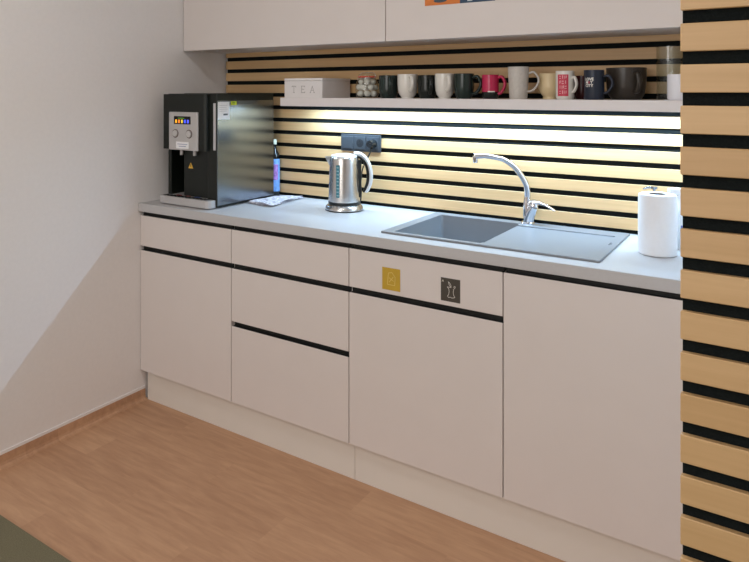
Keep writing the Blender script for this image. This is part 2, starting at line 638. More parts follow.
lv = smooth_path([(.012, -.003, .083), (.026, -.005, .088), (.045, -.009, .089), (.072, -.015, .084), (.100, -.021, .072), (.114, -.024, .065)], 4)
tube(bm, lv, [.012, .0115, .0075, .005, .0045, .004], 16, flat=1.6, up=(0, 0, 1))
lathe(bm, [(0, .070), (.02, .070), (.0205, .080), (.017, .089), (.008, .092), (0, .092)], 24, (.024, -.004, 0))
obj('lever', bm, M_CHROME, t, smooth=50)

# ------------------------------------------------------------------ shelf with LED strip
S0, S1, SF = 1.4268, 1.4655, 0.318
t = thing('wall_shelf', 'long pale floating shelf of mugs with a light strip on its underside', 'shelf', (0.622, 0.5845, S0))
obj('board', B(0, 2.430 - .622, SF - .5845, -.0005, 0, S1 - S0, bev=.0012), M_SHELF, t)
obj('light_strip', B(.02, 1.79, .482 - .5845, .492 - .5845, -.003, 0), mat('led_diffuser', (240, 245, 250), 0.4, emit=(215, 235, 255), estr=4.0), t)

# ------------------------------------------------------------------ wall cabinets
UY, UZ = 0.2754, 1.7035


def wall_cabinet(x0, x1, label):
    t = thing('wall_cabinet', label, 'cabinet', (x0, UY, UZ))
    h = 0.62
    obj('carcass', B(.0008, x1 - x0 - .0008, .0205, .584 - UY, .0, h), M_FRONT, t)
    obj('flap_door', B(GAP, x1 - x0 - GAP, 0, .019, -.0005, h, bev=.0012), M_FRONT, t)
    return t


wall_cabinet(0.0222, 1.2071, 'left wall cabinet with a plain flap door above the water dispenser')
wall_cabinet(1.2071, 2.4315, 'right wall cabinet with an orange and blue sticker on its flap door')

# sticker on the wall cabinet, only its lower edge in view
t = thing('sticker', 'orange and dark blue picture sticker on the right wall cabinet door', 'sticker', (1.386, UY - .0004, 1.836))
obj('orange_field', B(0, .148, -.0004, 0, 0, .11), mat('sticker_orange', (214, 122, 52), .5), t, label='orange half')
obj('blue_field', B(.148, .288, -.0004, 0, 0, .11), mat('sticker_navy', (38, 68, 92), .5), t, label='dark blue half')
m_pale = mat('sticker_pale', (190, 200, 205), .5)
bm = nbm()
bm.faces.new([bm.verts.new((.066 + .03 * math.cos(2 * PI * k / 24), -.0006, .030 + .018 * math.sin(2 * PI * k / 24))) for k in range(24)])
obj('drawing', bm, m_pale, t)
obj('drawing', B(.178, .198, -.0007, -.0004, .006, .024), m_pale, t)
bm = nbm()
bm.faces.new([bm.verts.new((.066 + .028 * math.cos(2 * PI * k / 24), -.0008, .017 + .008 * math.sin(2 * PI * k / 24))) for k in range(24)])
obj('drawing_slate_oval', bm, mat('sticker_slate', (60, 76, 86), .5), t)  # slate oval over the lower part of the pale one

# ------------------------------------------------------------------ waste stickers on the drawer front


def strokes(bm, segs, w, y):
    for a, b in segs:
        a, b = Vector((a[0], 0, a[1])), Vector((b[0], 0, b[1]))
        d = (b - a).normalized()
        n = Vector((-d.z, 0, d.x)) * w / 2
        a2, b2 = a - d * w * .3, b + d * w * .3
        o = Vector((0, y, 0))
        bm.faces.new([bm.verts.new(v + o) for v in (a2 - n, b2 - n, b2 + n, a2 + n)])
    return bm


t = thing('sticker', 'square mustard yellow sticker on the drawer front below the sink bowl', 'sticker', (1.3455, -.0003, .766))
obj('sticker_sheet', B(0, .0745, -.0004, 0, 0, .0815), mat('mustard_sticker', (196, 160, 52), .5), t)
bm = nbm()
strokes(bm, [((.026, .062), (.022, .02)), ((.022, .02), (.052, .02)), ((.052, .02), (.054, .05)), ((.054, .05), (.040, .066)),
             ((.040, .066), (.026, .062)), ((.030, .045), (.047, .035)), ((.03, .03), (.046, .05))], .0022, -.0006)
obj('line_drawing', bm, mat('mustard_pale_line', (222, 196, 110), .5), t, label='pale yellow line drawing')
t = thing('sticker', 'square dark brown sticker with a white outline of an apple core on the drawer front', 'sticker', (1.579, -.0003, .766))
obj('sticker_sheet', B(0, .0715, -.0004, 0, 0, .0805), mat('brown_sticker', (72, 66, 58), .5), t)
bm = nbm()
core = [(.024, .050), (.030, .044), (.031, .034), (.029, .024), (.025, .018), (.029, .014), (.035, .016), (.041, .014), (.049, .016), (.052, .018),
        (.047, .026), (.046, .036), (.048, .046), (.054, .052), (.052, .056), (.047, .052)]
leaf = [(.038, .050), (.031, .058), (.028, .068), (.034, .064), (.038, .056), (.038, .050)]
strokes(bm, list(zip(core, core[1:])) + list(zip(leaf, leaf[1:])) + [((.024, .050), (.038, .050)), ((.004, .066), (.008, .072)), ((.008, .072), (.010, .066))], .0018, -.0006)
obj('line_drawing', bm, mat('sticker_white_line', (222, 216, 206), .5), t, label='white outline of an apple core with a leaf')

# ------------------------------------------------------------------ water dispenser
DX0, DX1, DYB = .105, .438, .500
t = thing('water_dispenser', 'black and steel countertop water dispenser at the left end of the worktop', 'water dispenser', (DX0, .10, WZ1))
dw, dz1 = DX1 - DX0, 1.486 - WZ1
yo = lambda y: y - .10
# housing: shell with a recess at the lower front
bm = nbm()
box(bm, 0, dw, yo(.205), yo(DYB), .006, dz1, bev=.003)
box(bm, 0, .022, yo(.095), yo(.206), .006, dz1 - .002, bev=.002)
box(bm, .104, dw, yo(.099), yo(.206), .006, dz1, bev=.002)
box(bm, .274, dw, yo(.083), yo(.110), .006, dz1, bev=.004)
box(bm, .02, .27, yo(.098), yo(.206), .262, dz1 - .002)
obj('housing', bm, M_BLACKM, t)
for fx in (.03, dw - .03):
    for fy in (yo(.13), yo(.47)):
        obj('foot', lathe(nbm(), [(0, 0), (.012, 0), (.013, .007), (0, .007)], 16, (fx, fy, 0)), M_BLACK, t)
# head: the overhanging upper front
bm = nbm()
prism(bm, [(-.002, yo(.066)), (.272, yo(.062)), (.283, yo(.066)), (.286, yo(.078)), (.286, yo(.0985)), (-.002, yo(.0985))], .262, dz1 - .004)
head = obj('head', bm, M_BLACKM, t, bevel=.0015)
# steel side panel, label, sticker, front strip
obj('side_panel', B(dw, dw + .002, yo(.086), yo(.498), .014, dz1 - .034), M_STEELDK, t, label='grey brushed steel side panel')
bm = nbm()
box(bm, dw - .021, dw - .006, yo(.0815), yo(.0832), .268, dz1 - .045)
obj('steel_strip', bm, M_CHROME, t, label='narrow shiny strip along the front edge')
pan = obj('paper_label', B(dw + .002, dw + .0026, yo(.088), yo(.165), 1.366 - WZ1, 1.446 - WZ1), M_PAPER, t, label='white printed label')
bm = nbm()
box(bm, dw + .0026, dw + .0028, yo(.124), yo(.154), 1.384 - WZ1, 1.392 - WZ1)
obj('print', bm, mat('grey_print', (92, 94, 98), .7), pan)
bm = nbm()
for k in range(4):
    box(bm, dw + .0026, dw + .0028, yo(.096), yo(.146 + .006 * (k % 2)), 1.403 - WZ1 + k * .009, 1.4045 - WZ1 + k * .009)
obj('print', bm, mat('pale_print', (176, 176, 182), .7), pan)
gr = obj('green_sticker', B(dw + .002, dw + .0026, yo(.176), yo(.216), 1.431 - WZ1, 1.449 - WZ1), mat('lime_sticker', (206, 220, 60), .5), t,
         label='small lime green sticker')
obj('print', B(dw + .0026, dw + .0028, yo(.186), yo(.204), 1.437 - WZ1, 1.446 - WZ1), mat('lime_dark', (140, 170, 40), .5), gr)
# control panel
PX = .026
yp = yo(.062)
cp = obj('control_panel', B(.022 + PX, .212 + PX, yp - .008, yp + .004, 1.218 - WZ1, 1.398 - WZ1, bev=.003), M_SILVER, t)
yq = yp - .008
dp = obj('display', B(.058 + PX, .168 + PX, yq - .0012, yq, 1.341 - WZ1, 1.378 - WZ1), mat('display_black', (10, 11, 13), .25), cp)
for k, c in enumerate(((255, 176, 40), (235, 130, 50), (220, 190, 60), (70, 90, 255), (90, 100, 255))):
    x = .068 + PX + k * .0195
    obj('indicator', B(x, x + .0105, yq - .0018, yq - .0012, 1.346 - WZ1, 1.362 - WZ1),
        mat('indicator_%d' % k, c, .4, emit=c, estr=0.9), dp)
obj('indicator_bar', B(.086 + PX, .128 + PX, yq - .0018, yq - .0012, 1.367 - WZ1, 1.3705 - WZ1),
    mat('indicator_green', (90, 140, 40), .4, emit=(90, 150, 40), estr=0.4), dp)
for bx in (.067 + PX, .158 + PX):
    bm = nbm()
    bmesh.ops.create_cone(bm, cap_ends=True, segments=28, radius1=.0165, radius2=.015, depth=.006,
                          matrix=Matrix.Translation((bx, yq - .003, 1.296 - WZ1)) @ Matrix.Rotation(PI / 2, 4, 'X'))
    obj('button', bm, mat('button_silver', (205, 202, 200), .3, .3), cp, smooth=40)
    bm = nbm()
    tube(bm, [(bx + .0185 * math.cos(2 * PI * k / 28), yq - .0008, 1.296 - WZ1 + .0185 * math.sin(2 * PI * k / 28)) for k in range(29)], .0018, 8, cap=False)
    obj('button_ring', bm, mat('button_ring_brown', (104, 84, 78), .4), cp)
lb = obj('paper_label', B(.072 + PX, .155 + PX, yq - .0006, yq, 1.226 - WZ1, 1.258 - WZ1), M_PAPER, cp)
bm = nbm()
box(bm, .081 + PX, .147 + PX, yq - .0008, yq - .0006, 1.245 - WZ1, 1.248 - WZ1)
box(bm, .090 + PX, .138 + PX, yq - .0008, yq - .0006, 1.235 - WZ1, 1.238 - WZ1)
obj('print', bm, mat('blue_grey_print', (140, 146, 178), .7), lb)
# nozzles
for nx in (.078 + PX, .165 + PX):
    obj('nozzle', lathe(nbm(), [(0, 0), (.007, 0), (.008, .004), (.008, .03), (0, .03)], 18, (nx, yo(.084), .236)), M_SILVER, t, smooth=40)
# warning triangle on the recess back
tx, tz = .150, .186
bm = nbm()
strokes_ = [(tx - .016, tz - .013), (tx + .016, tz - .013), (tx, tz + .015)]
prism(bm, strokes_, yo(.0986), yo(.0992), 'y')
wt_ = obj('warning_triangle', bm, mat('warning_yellow', (226, 176, 62), .5), t, label='small yellow warning triangle')
bm = nbm()
prism(bm, [(tx - .002, tz - .006), (tx + .003, tz - .006), (tx + .001, tz + .001), (tx + .003, tz + .001), (tx - .001, tz + .009), (tx - .003, tz), (tx - .0005, tz)], yo(.0982), yo(.0986), 'y')
obj('warning_mark', bm, M_BLACK, wt_)
# drip tray
bm = nbm()
prism(bm, [(-.004, yo(.2)), (-.004, yo(.045)), (-.001, yo(.042)), (.302, yo(.036)), (.318, yo(.040)), (.326, yo(.052)), (.326, yo(.0825)), (.266, yo(.0825)), (.266, yo(.2)), (.024, yo(.2)), (.024, yo(.094))][0:9]
      + [(.024, yo(.2)), (.024, yo(.094)), (-.004, yo(.094))][0:0], .004, .040)
tray = obj('drip_tray', bm, M_SILVER, t, bevel=.002)
bm = nbm()
for k in range(12):
    box(bm, .012 + k * .0245, .024 + k * .0245, yo(.052), yo(.079), .040, .0425)
obj('grate', bm, M_BLACK, tray)
for k, c in enumerate(((140, 66, 62), (150, 92, 86), (70, 90, 140))):
    obj('colour_mark', B(.072 + k * .06, .098 + k * .06, yo(.081), yo(.093), .0402, .043), mat('tray_mark_%d' % k, c, .5), tray)

# bottle behind the dispenser
t = thing('bottle', 'dark slim bottle with a blue label standing behind the water dispenser', 'bottle', (.406, .5465, WZ1))
obj('bottle_body', lathe(nbm(), [(0, 0), (.027, 0), (.0285, .003), (.0285, .205), (.026, .219), (.015, .236), (.0115, .246), (.0115, .268), (0, .268)], 32),
    mat('dark_bottle_glass', (22, 24, 26), .12), t, smooth=40)
bm = nbm()
lathe(bm, [(.0289, .026), (.0289, .192)], 32)
lab = obj('label', bm, mat('blue_bottle_label', (120, 165, 226), .5, var=.25, scale=60), t, smooth=40, label='light blue label')
bm = nbm()
wrap_rect(bm, 0, 0, .0292, -.6, .085, .165, .012)
obj('label_picture', bm, mat('violet_label_print', (168, 120, 190), .5, var=.5, scale=90), lab)
obj('cap', lathe(nbm(), [(0, .266), (.0125, .266), (.0125, .290), (.011, .292), (0, .292)], 24), mat('cream_cap', (226, 228, 206), .5), t, smooth=40)

# ------------------------------------------------------------------ folded printed paper
bm = nbm()
c4 = [Vector((.452, .285, 0)), Vector((.612, .262, 0)), Vector((.575, .570, 0)), Vector((.458, .500, 0))]
n = 22
layers = []


def paper_z(u, v, k):
    return .004 + .0035 * k + .0035 * math.sin(5 * u + 2 * v + k) * math.sin(7 * v - 2 * u) * (0.4 + u * .6) + .0025 * v * u


for k in range(3):
    g = []
    for j in range(n + 1):
        row = []
        for i in range(n + 1):
            u, v = i / n, j / n
            p = (c4[0] * (1 - u) + c4[1] * u) * (1 - v) + (c4[3] * (1 - u) + c4[2] * u) * v
            p = p + Vector(((.004 * math.sin(v * 9 + k), .004 * math.sin(u * 8 + 2 * k), 0)))
            row.append(bm.verts.new((p.x - .53, p.y - .4, paper_z(u, v, k))))
        g.append(row)
    for j in range(n):
        for i in range(n):
            bm.faces.new((g[j][i], g[j][i + 1], g[j + 1][i + 1], g[j + 1][i]))
    layers.append(g)
m = mat('printed_newsprint', (206, 206, 214), .85, var=.0)
nt = m.node_tree
b_ = nt.nodes['Principled BSDF']
wv = nt.nodes.new('ShaderNodeTexNoise')
wv.inputs['Scale'].default_value = 70
wv.inputs['Detail'].default_value = 5
rp = nt.nodes.new('ShaderNodeValToRGB')
rp.color_ramp.elements[0].position, rp.color_ramp.elements[1].position = .40, .58
rp.color_ramp.elements[0].color = (*lin((176, 170, 184)), 1)
rp.color_ramp.elements[1].color = (*lin((240, 238, 242)), 1)
tcx = nt.nodes.new('ShaderNodeTexCoord')
nt.links.new(tcx.outputs['Object'], wv.inputs['Vector'])
nt.links.new(wv.outputs['Fac'], rp.inputs[0])
nt.links.new(rp.outputs[0], b_.inputs['Base Color'])
pp = obj('folded_paper', bm, m, None, smooth=60)
so = pp.modifiers.new('thick', 'SOLIDIFY')
so.thickness, so.offset = .0012, 0
pp.location = (.53, .4, WZ1)
tag(pp, 'folded crumpled printed paper lying on the worktop right of the water dispenser', 'paper')

# ------------------------------------------------------------------ power socket and kettle
t = thing('power_socket', 'anthracite triple wall socket on the slats behind the kettle', 'socket', (.796, .5848, 1.208))
obj('socket_frame', B(0, .219, -.010, 0, 0, .082, bev=.002), M_ANTH, t)
for k in range(3):
    x0 = .0085 + k * .0705
    s = obj('socket_insert', B(x0, x0 + .061, -.0135, -.010, .0105, .0715, bev=.002), M_ANTH, t)
    if k:
        cxm, czm = x0 + .0305, .041
        bm = nbm()
        bmesh.ops.create_cone(bm, cap_ends=True, segments=32, radius1=.0195, radius2=.0195, depth=.0012,
                              matrix=Matrix.Translation((cxm, -.0139, czm)) @ Matrix.Rotation(PI / 2, 4, 'X'))
        obj('socket_well', bm, M_ANTHD, s, smooth=40)
        if k == 1:
            bm = nbm()
            for dx, dz in ((-.0095, -.002), (.0095, -.002), (0, .010)):
                bmesh.ops.create_cone(bm, cap_ends=True, segments=14, radius1=.0027, radius2=.0027, depth=.003,
                                      matrix=Matrix.Translation((cxm + dx, -.0145, czm + dz)) @ Matrix.Rotation(PI / 2, 4, 'X'))
            obj('socket_contacts', bm, M_BLACK, s)

KX, KY = .922, .406
t = thing('heating_base', 'round steel heating base with buttons under the kettle, plugged into the wall socket', 'heating base', (KX, KY, WZ1))
obj('base_dish', lathe(nbm(), [(0, .001), (.082, .001), (.0865, .005), (.0865, .011), (.083, .019), (.076, .026), (.066, .029), (0, .029)], 56), M_STEEL, t, smooth=35)
obj('base_foot', lathe(nbm(), [(0, 0), (.084, 0), (.0875, .003), (.0868, .0055), (0, .0055)], 56), M_BLACK, t, smooth=35)
VA = math.atan2(-2.1943 - KY, 2.569 - KX)      # from the kettle towards the room
for k in range(5):
    a = VA - .55 + k * .25
    bm = nbm()
    bmesh.ops.create_uvsphere(bm, u_segments=14, v_segments=8, radius=.0055,
                              matrix=Matrix.Translation((.0775 * math.cos(a), .0775 * math.sin(a), .0235)) @ Matrix.Diagonal((1, 1, .5, 1)))
    obj('button', bm, M_SILVER, t, smooth=60)
cord = [(.0605, .148, .289), (.059, .138, .262), (.048, .125, .225), (.038, .100, .18), (.030, .097, .12), (.03, .10, .06), (.02, .10, .015),
        (.0, .092, .007), (-.01, .08, .007)]
obj('cord', tube(nbm(), smooth_path(cord, 5), .0032, 10), M_BLACK, t, smooth=60)
bm = nbm()
bmesh.ops.create_cone(bm, cap_ends=True, segments=24, radius1=.0215, radius2=.017, depth=.036,
                      matrix=Matrix.Translation((.0565, .147, .292)) @ Matrix.Rotation(PI / 2, 4, 'X'))
tube(bm, [(.0575, .145, .284), (.0600, .140, .270)], [.008, .005], 12)
obj('plug', bm, mat('dark_glossy_plug', (26, 29, 31), .18), t, smooth=40, label='dark round plug in the right socket')

t = thing('kettle', 'brushed steel electric kettle with a blue water gauge, standing on its base', 'kettle', (KX, KY, WZ1 + .029))
HA = VA + PI / 2 - .10        # handle to the right seen from the room
HD = Vector((math.cos(HA), math.sin(HA), 0))
prof = [(0, .0005), (.069, .0005), (.0715, .004), (.0718, .012), (.0708, .05), (.0690, .11), (.0672, .17), (.0660, .205), (.0645, .211), (.0605, .213), (.0605, .209), (0, .209)]
body = obj('body', lathe(nbm(), prof, 64), M_STEEL, t, smooth=35)
obj('base_band', lathe(nbm(), [(.0722, .001), (.0728, .003), (.0728, .010), (.0722, .012)], 64), M_BLACK, body, smooth=35)
# spout lip on the far side from the handle
SD = -HD
bm = nbm()
sdv = Vector((-SD.y, SD.x, 0))
tri = []
for zz, out, hw in ((.213, .022, .020), (.200, .016, .018), (.175, .004, .010), (.165, .0, .002)):
    rr = .0655 + (.213 - zz) * .02
    tri.append([bm.verts.new(SD * (rr - .006) + sdv * hw + Vector((0, 0, zz))), bm.verts.new(SD * (rr + out) + sdv * hw * .25 + Vector((0, 0, zz))),
                bm.verts.new(SD * (rr + out) - sdv * hw * .25 + Vector((0, 0, zz))), bm.verts.new(SD * (rr - .006) - sdv * hw + Vector((0, 0, zz)))])
for a, b in zip(tri, tri[1:]):
    for k in range(4):
        bm.faces.new((a[k], a[(k + 1) % 4], b[(k + 1) % 4], b[k]))
bm.faces.new(tri[0])
bm.faces.new(list(reversed(tri[-1])))
obj('spout', bm, M_STEEL, t, smooth=40)
lid = obj('lid', lathe(nbm(), [(0, .2095), (.0600, .2095), (.0600, .2165), (.056, .221), (.03, .226), (0, .2275)], 48), mat('lid_grey', (214, 214, 214), .35, .4), t, smooth=40)
hp = [HD * .045 + Vector((0, 0, .226)), HD * .068 + Vector((0, 0, .225)), HD * .090 + Vector((0, 0, .212)), HD * .110 + Vector((0, 0, .182)),
      HD * .120 + Vector((0, 0, .140)), HD * .118 + Vector((0, 0, .098)), HD * .106 + Vector((0, 0, .066)), HD * .097 + Vector((0, 0, .054))]
bm = nbm()
tube(bm, smooth_path(hp, 6), [.009, .0105, .0105, .0102, .0100, .0098, .009, .007], 18, flat=1.2, up=(0, 0, 1))
hd = obj('handle', bm, mat('handle_grey', (206, 205, 204), .35, .45), t, smooth=50)
bm = nbm()
hq = [p - HD * .0105 + Vector((0, 0, -.006 if i < 3 else 0)) for i, p in enumerate(hp)]
tube(bm, smooth_path(hq[1:], 6), [.007, .009, .009, .009, .009, .008, .005], 14, flat=1.3, up=(0, 0, 1))
obj('grip_inlay', bm, M_BLACK, hd, smooth=50)
bm = nbm()
box(bm, -.012, .012, -.012, .012, .030, .200, bev=.004)
bmesh.ops.rotate(bm, verts=bm.verts, cent=(0, 0, 0), matrix=Matrix.Rotation(HA, 3, 'Z'))
bmesh.ops.translate(bm, verts=bm.verts, vec=HD * .066)
obj('handle_mount', bm, M_BLACK, t)
GA = VA - .42
bm = nbm()
wrap_rect(bm, 0, 0, .0712, GA, .035, .180, .0085, 6)
gz = obj('water_gauge', bm, mat('teal_gauge', (72, 128, 142), .2), t, label='blue water level window')
bm = nbm()
for k in range(9):
    wrap_rect(bm, 0, 0, .0716, GA, .043 + k * .0155, .0465 + k * .0155, .0055, 4)
obj('gauge_marks', bm, mat('gauge_mark_pale', (150, 196, 204), .4), gz)

# ------------------------------------------------------------------ paper towel roll and spray bottle at the right end
t = thing('paper_towel_roll', 'white kitchen paper roll standing on the worktop at its right end', 'paper towel', (2.2165, .298, WZ1))
bm = nbm()
R0, HT = .0580, .2
lathe(bm, [(.0265, .001), (.053, .001), (.0565, .003), (R0, .008), (R0 + .0005, .1), (R0, .193), (.056, .198), (.052, .2), (.0265, .2), (.0265, .001)], 64)
obj('paper', bm, M_PAPER, t, smooth=35)
obj('core', lathe(nbm(), [(.0263, .001), (.0263, .1985), (.0248, .1985), (.0248, .001), (.0263, .001)], 40), mat('cardboard', (120, 100, 90), .9), t, smooth=35)

t = thing('spray_bottle', 'white spray bottle with blue print half hidden behind the kitchen paper roll', 'bottle', (2.272, .435, WZ1))
obj('bottle_body', lathe(nbm(), [(0, 0), (.034, 0), (.037, .004), (.037, .12), (.033, .14), (.017, .165), (.0135, .172), (.0135, .185), (0, .185)], 36), M_WHITE, t, smooth=40)
bm = nbm()
box(bm, -.035, .018, -.011, .011, .183, .206, bev=.004)
box(bm, -.044, -.034, -.007, .007, .190, .203, bev=.002)
tr = obj('spray_head', bm, M_WHITE, t)
obj('trigger', tube(nbm(), smooth_path([(-.018, 0, .184), (-.024, 0, .168), (-.022, 0, .150)], 4), [.005, .005, .003], 10), mat('trigger_grey', (140, 140, 150), .4), t)
bm = nbm()
wrap_rect(bm, 0, 0, .0373, VA, .05, .085, .020)
obj('label', bm, mat('blue_violet_label', (130, 134, 190), .5), t)
obj('label', wrap_rect(nbm(), 0, 0, .0373, VA, .018, .03, .020), MATS['blue_violet_label'], t)

# small chrome faucet-like finial of the dish brush holder seen above the roll
t = thing('soap_pump', 'small chrome soap pump whose spout shows just behind the kitchen paper roll', 'soap dispenser', (2.188, .428, WZ1))
obj('bottle_body', lathe(nbm(), [(0, 0), (.026, 0), (.028, .003), (.028, .13), (.02, .15), (.010, .158), (0, .158)], 32), M_WHITE, t, smooth=40)
bm = nbm()
lathe(bm, [(0, .156), (.009, .156), (.009, .17), (.004, .174), (.004, .197), (.010, .198), (.010, .206), (0, .207)], 24)
tube(bm, smooth_path([(0, 0, .202), (-.02, -.006, .202), (-.034, -.010, .196)], 4), [.004, .004, .003], 10)
obj('pump', bm, M_STEELDK, t, smooth=40)

# ------------------------------------------------------------------ things on the shelf
SZ = S1
t = thing('tea_box', 'white wooden tea box with the letters TEA at the left end of the shelf', 'box', (.640, .328, SZ))
bw, bd, bh = .214, .238, .0905
bm = heightgrid(nbm(), [0, .006, bw - .006, bw], [0, .006, bd - .006, bd], [[.078] * 3, [.078, .006, .078], [.078] * 3], 0)
obj('box_body', bm, mat('white_painted_wood', (226, 221, 219), .55, var=.015), t, bevel=.0008)
obj('lid', B(-.0005, bw + .0005, -.0005, bd + .0005, .0790, bh, bev=.001), MATS['white_painted_wood'], t)
yl = -.0003
sz, zb = .030, .024
for ch, ox in (('T', .055), ('E', .107), ('A', .159)):
    w2 = .0105
    T_ = {'T': [((0, 0), (0, sz)), ((-w2, sz), (w2, sz)), ((-w2, sz), (-w2, sz - .005)), ((w2, sz), (w2, sz - .005)), ((-.004, 0), (.004, 0))],
          'E': [((-w2 + .003, 0), (-w2 + .003, sz)), ((-w2, 0), (w2, 0)), ((-w2, sz), (w2 - .001, sz)), ((-w2 + .003, sz * .52), (w2 - .004, sz * .52)),
                ((w2, 0), (w2, .005)), ((w2 - .001, sz), (w2 - .001, sz - .005))],
          'A': [((-w2, 0), (0, sz)), ((0, sz), (w2, 0)), ((-.0065, .011), (.0065, .011)), ((-w2 - .003, 0), (-w2 + .003, 0)), ((w2 - .003, 0), (w2 + .003, 0))]}[ch]
    obj('letter', strokes(nbm(), [((a[0] + ox, a[1] + zb), (b[0] + ox, b[1] + zb)) for a, b in T_], .0022, yl),
        mat('grey_lettering', (150, 144, 142), .7), t, label='grey serif letter ' + ch)

# clip-top jar of white lumps
JX, JY = 1.026, .435
t = thing('glass_jar', 'round clip-top glass jar with a red seal, filled with white lumps, beside the tea box', 'jar', (JX, JY, SZ))
bm = nbm()
lathe(bm, [(0, .0005), (.042, .0005), (.049, .006), (.0535, .03), (.053, .052), (.047, .074), (.038, .086), (.0375, .092), (.0355, .092), (.036, .085),
           (.0452, .072), (.0512, .051), (.0517, .03), (.0475, .0075), (.041, .003), (0, .003)], 48)
obj('jar_body', bm, M_GLASS, t, smooth=50)
obj('rubber_seal', lathe(nbm(), [(.0355, .0922), (.0415, .0922), (.0425, .0945), (.0415, .0972), (.0355, .0972), (.0355, .0922)], 40), M_RED, t, smooth=40)
obj('lid', lathe(nbm(), [(0, .0975), (.0405, .0975), (.041, .1), (.040, .104), (.030, .109), (.012, .112), (0, .112)], 40), M_GLASS, t, smooth=40)
bm = nbm()
tube(bm, [(.0395 * math.cos(2 * PI * k / 32), .0395 * math.sin(2 * PI * k / 32), .0875) for k in range(33)], .0011, 8, cap=False)
tube(bm, smooth_path([(.039, -.010, .088), (.047, -.012, .094), (.046, -.01, .106), (.03, -.006, .114), (0, 0, .1145), (-.03, .006, .114), (-.043, .008, .100), (-.039, .01, .088)], 4), .0011, 8)
tube(bm, smooth_path([(-.043, .008, .100), (-.051, .006, .094), (-.053, .004, .080)], 4), .0014, 8)
obj('wire_clip', bm, M_CHROME, t, smooth=60)
lump_m = mat('white_sugar_lump', (236, 228, 220), .7, var=.04, scale=60, bump=.2)
first = None
spots = []
for zl, rr, cnt, ph in ((.020, .0335, 6, 0), (.020, 0.0, 1, 0), (.047, .0352, 6, .5), (.047, .0, 1, 0), (.072, .0265, 5, .2), (.083, .0, 1, 0)):
    for k in range(cnt):
        a = ph + 2 * PI * k / max(cnt, 1)
        spots.append((rr * math.cos(a), rr * math.sin(a), zl))
for i, (x, y, z) in enumerate(spots):
    if first is None:
        bm = nbm()
        bmesh.ops.create_icosphere(bm, subdivisions=3, radius=.0152)
        for v in bm.verts:
            c = v.co
            f = 1 + .10 * math.sin(160 * c.x + 1) * math.sin(190 * c.y) + .07 * math.sin(230 * c.z)
            v.co = Vector((c.x * f, c.y * f, c.z * f * .88))
        first = obj('marshmallow', bm, lump_m, None, smooth=80)
        o = first
    else:
        o = first.copy()
        o.scale = (random.uniform(.9, 1.05), random.uniform(.9, 1.05), random.uniform(.85, 1.0))
        COL.objects.link(o)
    o.location = (JX + x, JY + y, SZ + z)
    o.rotation_euler = (random.uniform(-.6, .6), random.uniform(-.6, .6), random.uniform(0, 6))
    tag(o, 'white rounded lump inside the clip-top glass jar', 'sweet', 'white lumps in the glass jar')


def mug(name, label, x, y, r, h, m, handle=None, prof=None, hscale=1.0, cat='mug', hz=(.2, .85), hr=.0055, reach=.032):
    t = thing(name, label, cat, (x, y, SZ))
    wall = .0035
    if prof is None:
        prof = [(.62, 0), (.66, .01), (.80, .05), (.95, .2), (1.0, .42), (1.0, 1.0)]
    P = [(0, 0.0)] + [(r * a, h * b) for a, b in prof]
    inner = [(max(r * a - wall, .002), max(h * b, .005)) for a, b in prof[::-1] if b > .04]
    P += [(r * prof[-1][0] - wall * .5, h + .0008)] + inner + [(0, .005)]
    obj('cup', lathe(nbm(), P, 48), m, t, smooth=45)
    if handle is not None:
        handle += math.atan2(-2.1943 - y, 2.569 - x)
        d = Vector((math.cos(handle), math.sin(handle), 0))

        def rad(zf):
            for (a0, b0), (a1, b1) in zip(prof, prof[1:]):
                if b0 <= zf <= b1:
                    return r * (a0 + (a1 - a0) * (zf - b0) / max(b1 - b0, 1e-6))
            return r * prof[-1][0]
        zl, zh = hz
        R = max(rad(zl), rad(zh))
        pts = [d * (rad(zh) - .002) + Vector((0, 0, h * zh)), d * (R + reach * .55) + Vector((0, 0, h * (zh + .03))),
               d * (R + reach) + Vector((0, 0, h * (zl + (zh - zl) * .68))), d * (R + reach * .85) + Vector((0, 0, h * (zl + (zh - zl) * .34))),
               d * (R + reach * .35) + Vector((0, 0, h * (zl + .03))), d * (rad(zl) - .002) + Vector((0, 0, h * zl))]
        bm = nbm()
        tube(bm, smooth_path(pts, 6), hr, 14, flat=1.35, up=(0, 0, 1))
        obj('handle', bm, m, t, smooth=60)
    return t


def view(x, y):
    return math.atan2(-2.1943 - y, 2.569 - x)


m_green = mat('dark_green_glaze', (30, 44, 40), .22, var=.05)
m_white = mat('white_glaze', (226, 222, 214), .2, var=.01)
m_black = mat('black_green_glaze', (22, 28, 26), .25, var=.05)
rp_ = [(.60, 0), (.62, .03), (.60, .05), (.82, .16), (.95, .34), (1.0, .6), (1.0, 1.0)]
mug('mug', 'dark green mug between the glass jar and the first white mug', 1.143, .420, .0420, .099, m_green, .1, [(.75, 0), (.8, .03), (.95, .2), (1, .4), (1, 1)])
mug('mug', 'left one of two plain white mugs with rounded bottoms', 1.236, .418, .0432, .1025, m_white, .27, rp_, hz=(.3, .86), hr=.006, reach=.03)
mug('mug', 'dark green mug between the two plain white mugs', 1.323, .430, .0398, .0975, m_black, .2, [(.75, 0), (.8, .03), (.95, .2), (1, .4), (1, 1)])
mug('mug', 'right one of two plain white mugs with rounded bottoms', 1.407, .418, .0400, .1025, m_white, .27, rp_, hz=(.3, .86), hr=.006, reach=.03)
mug('mug', 'dark green mug left of the pink mug', 1.491, .420, .0402, .1015, m_green, 1.15, [(.70, 0), (.75, .03), (.92, .2), (1, .45), (1, 1)], hr=.0065)
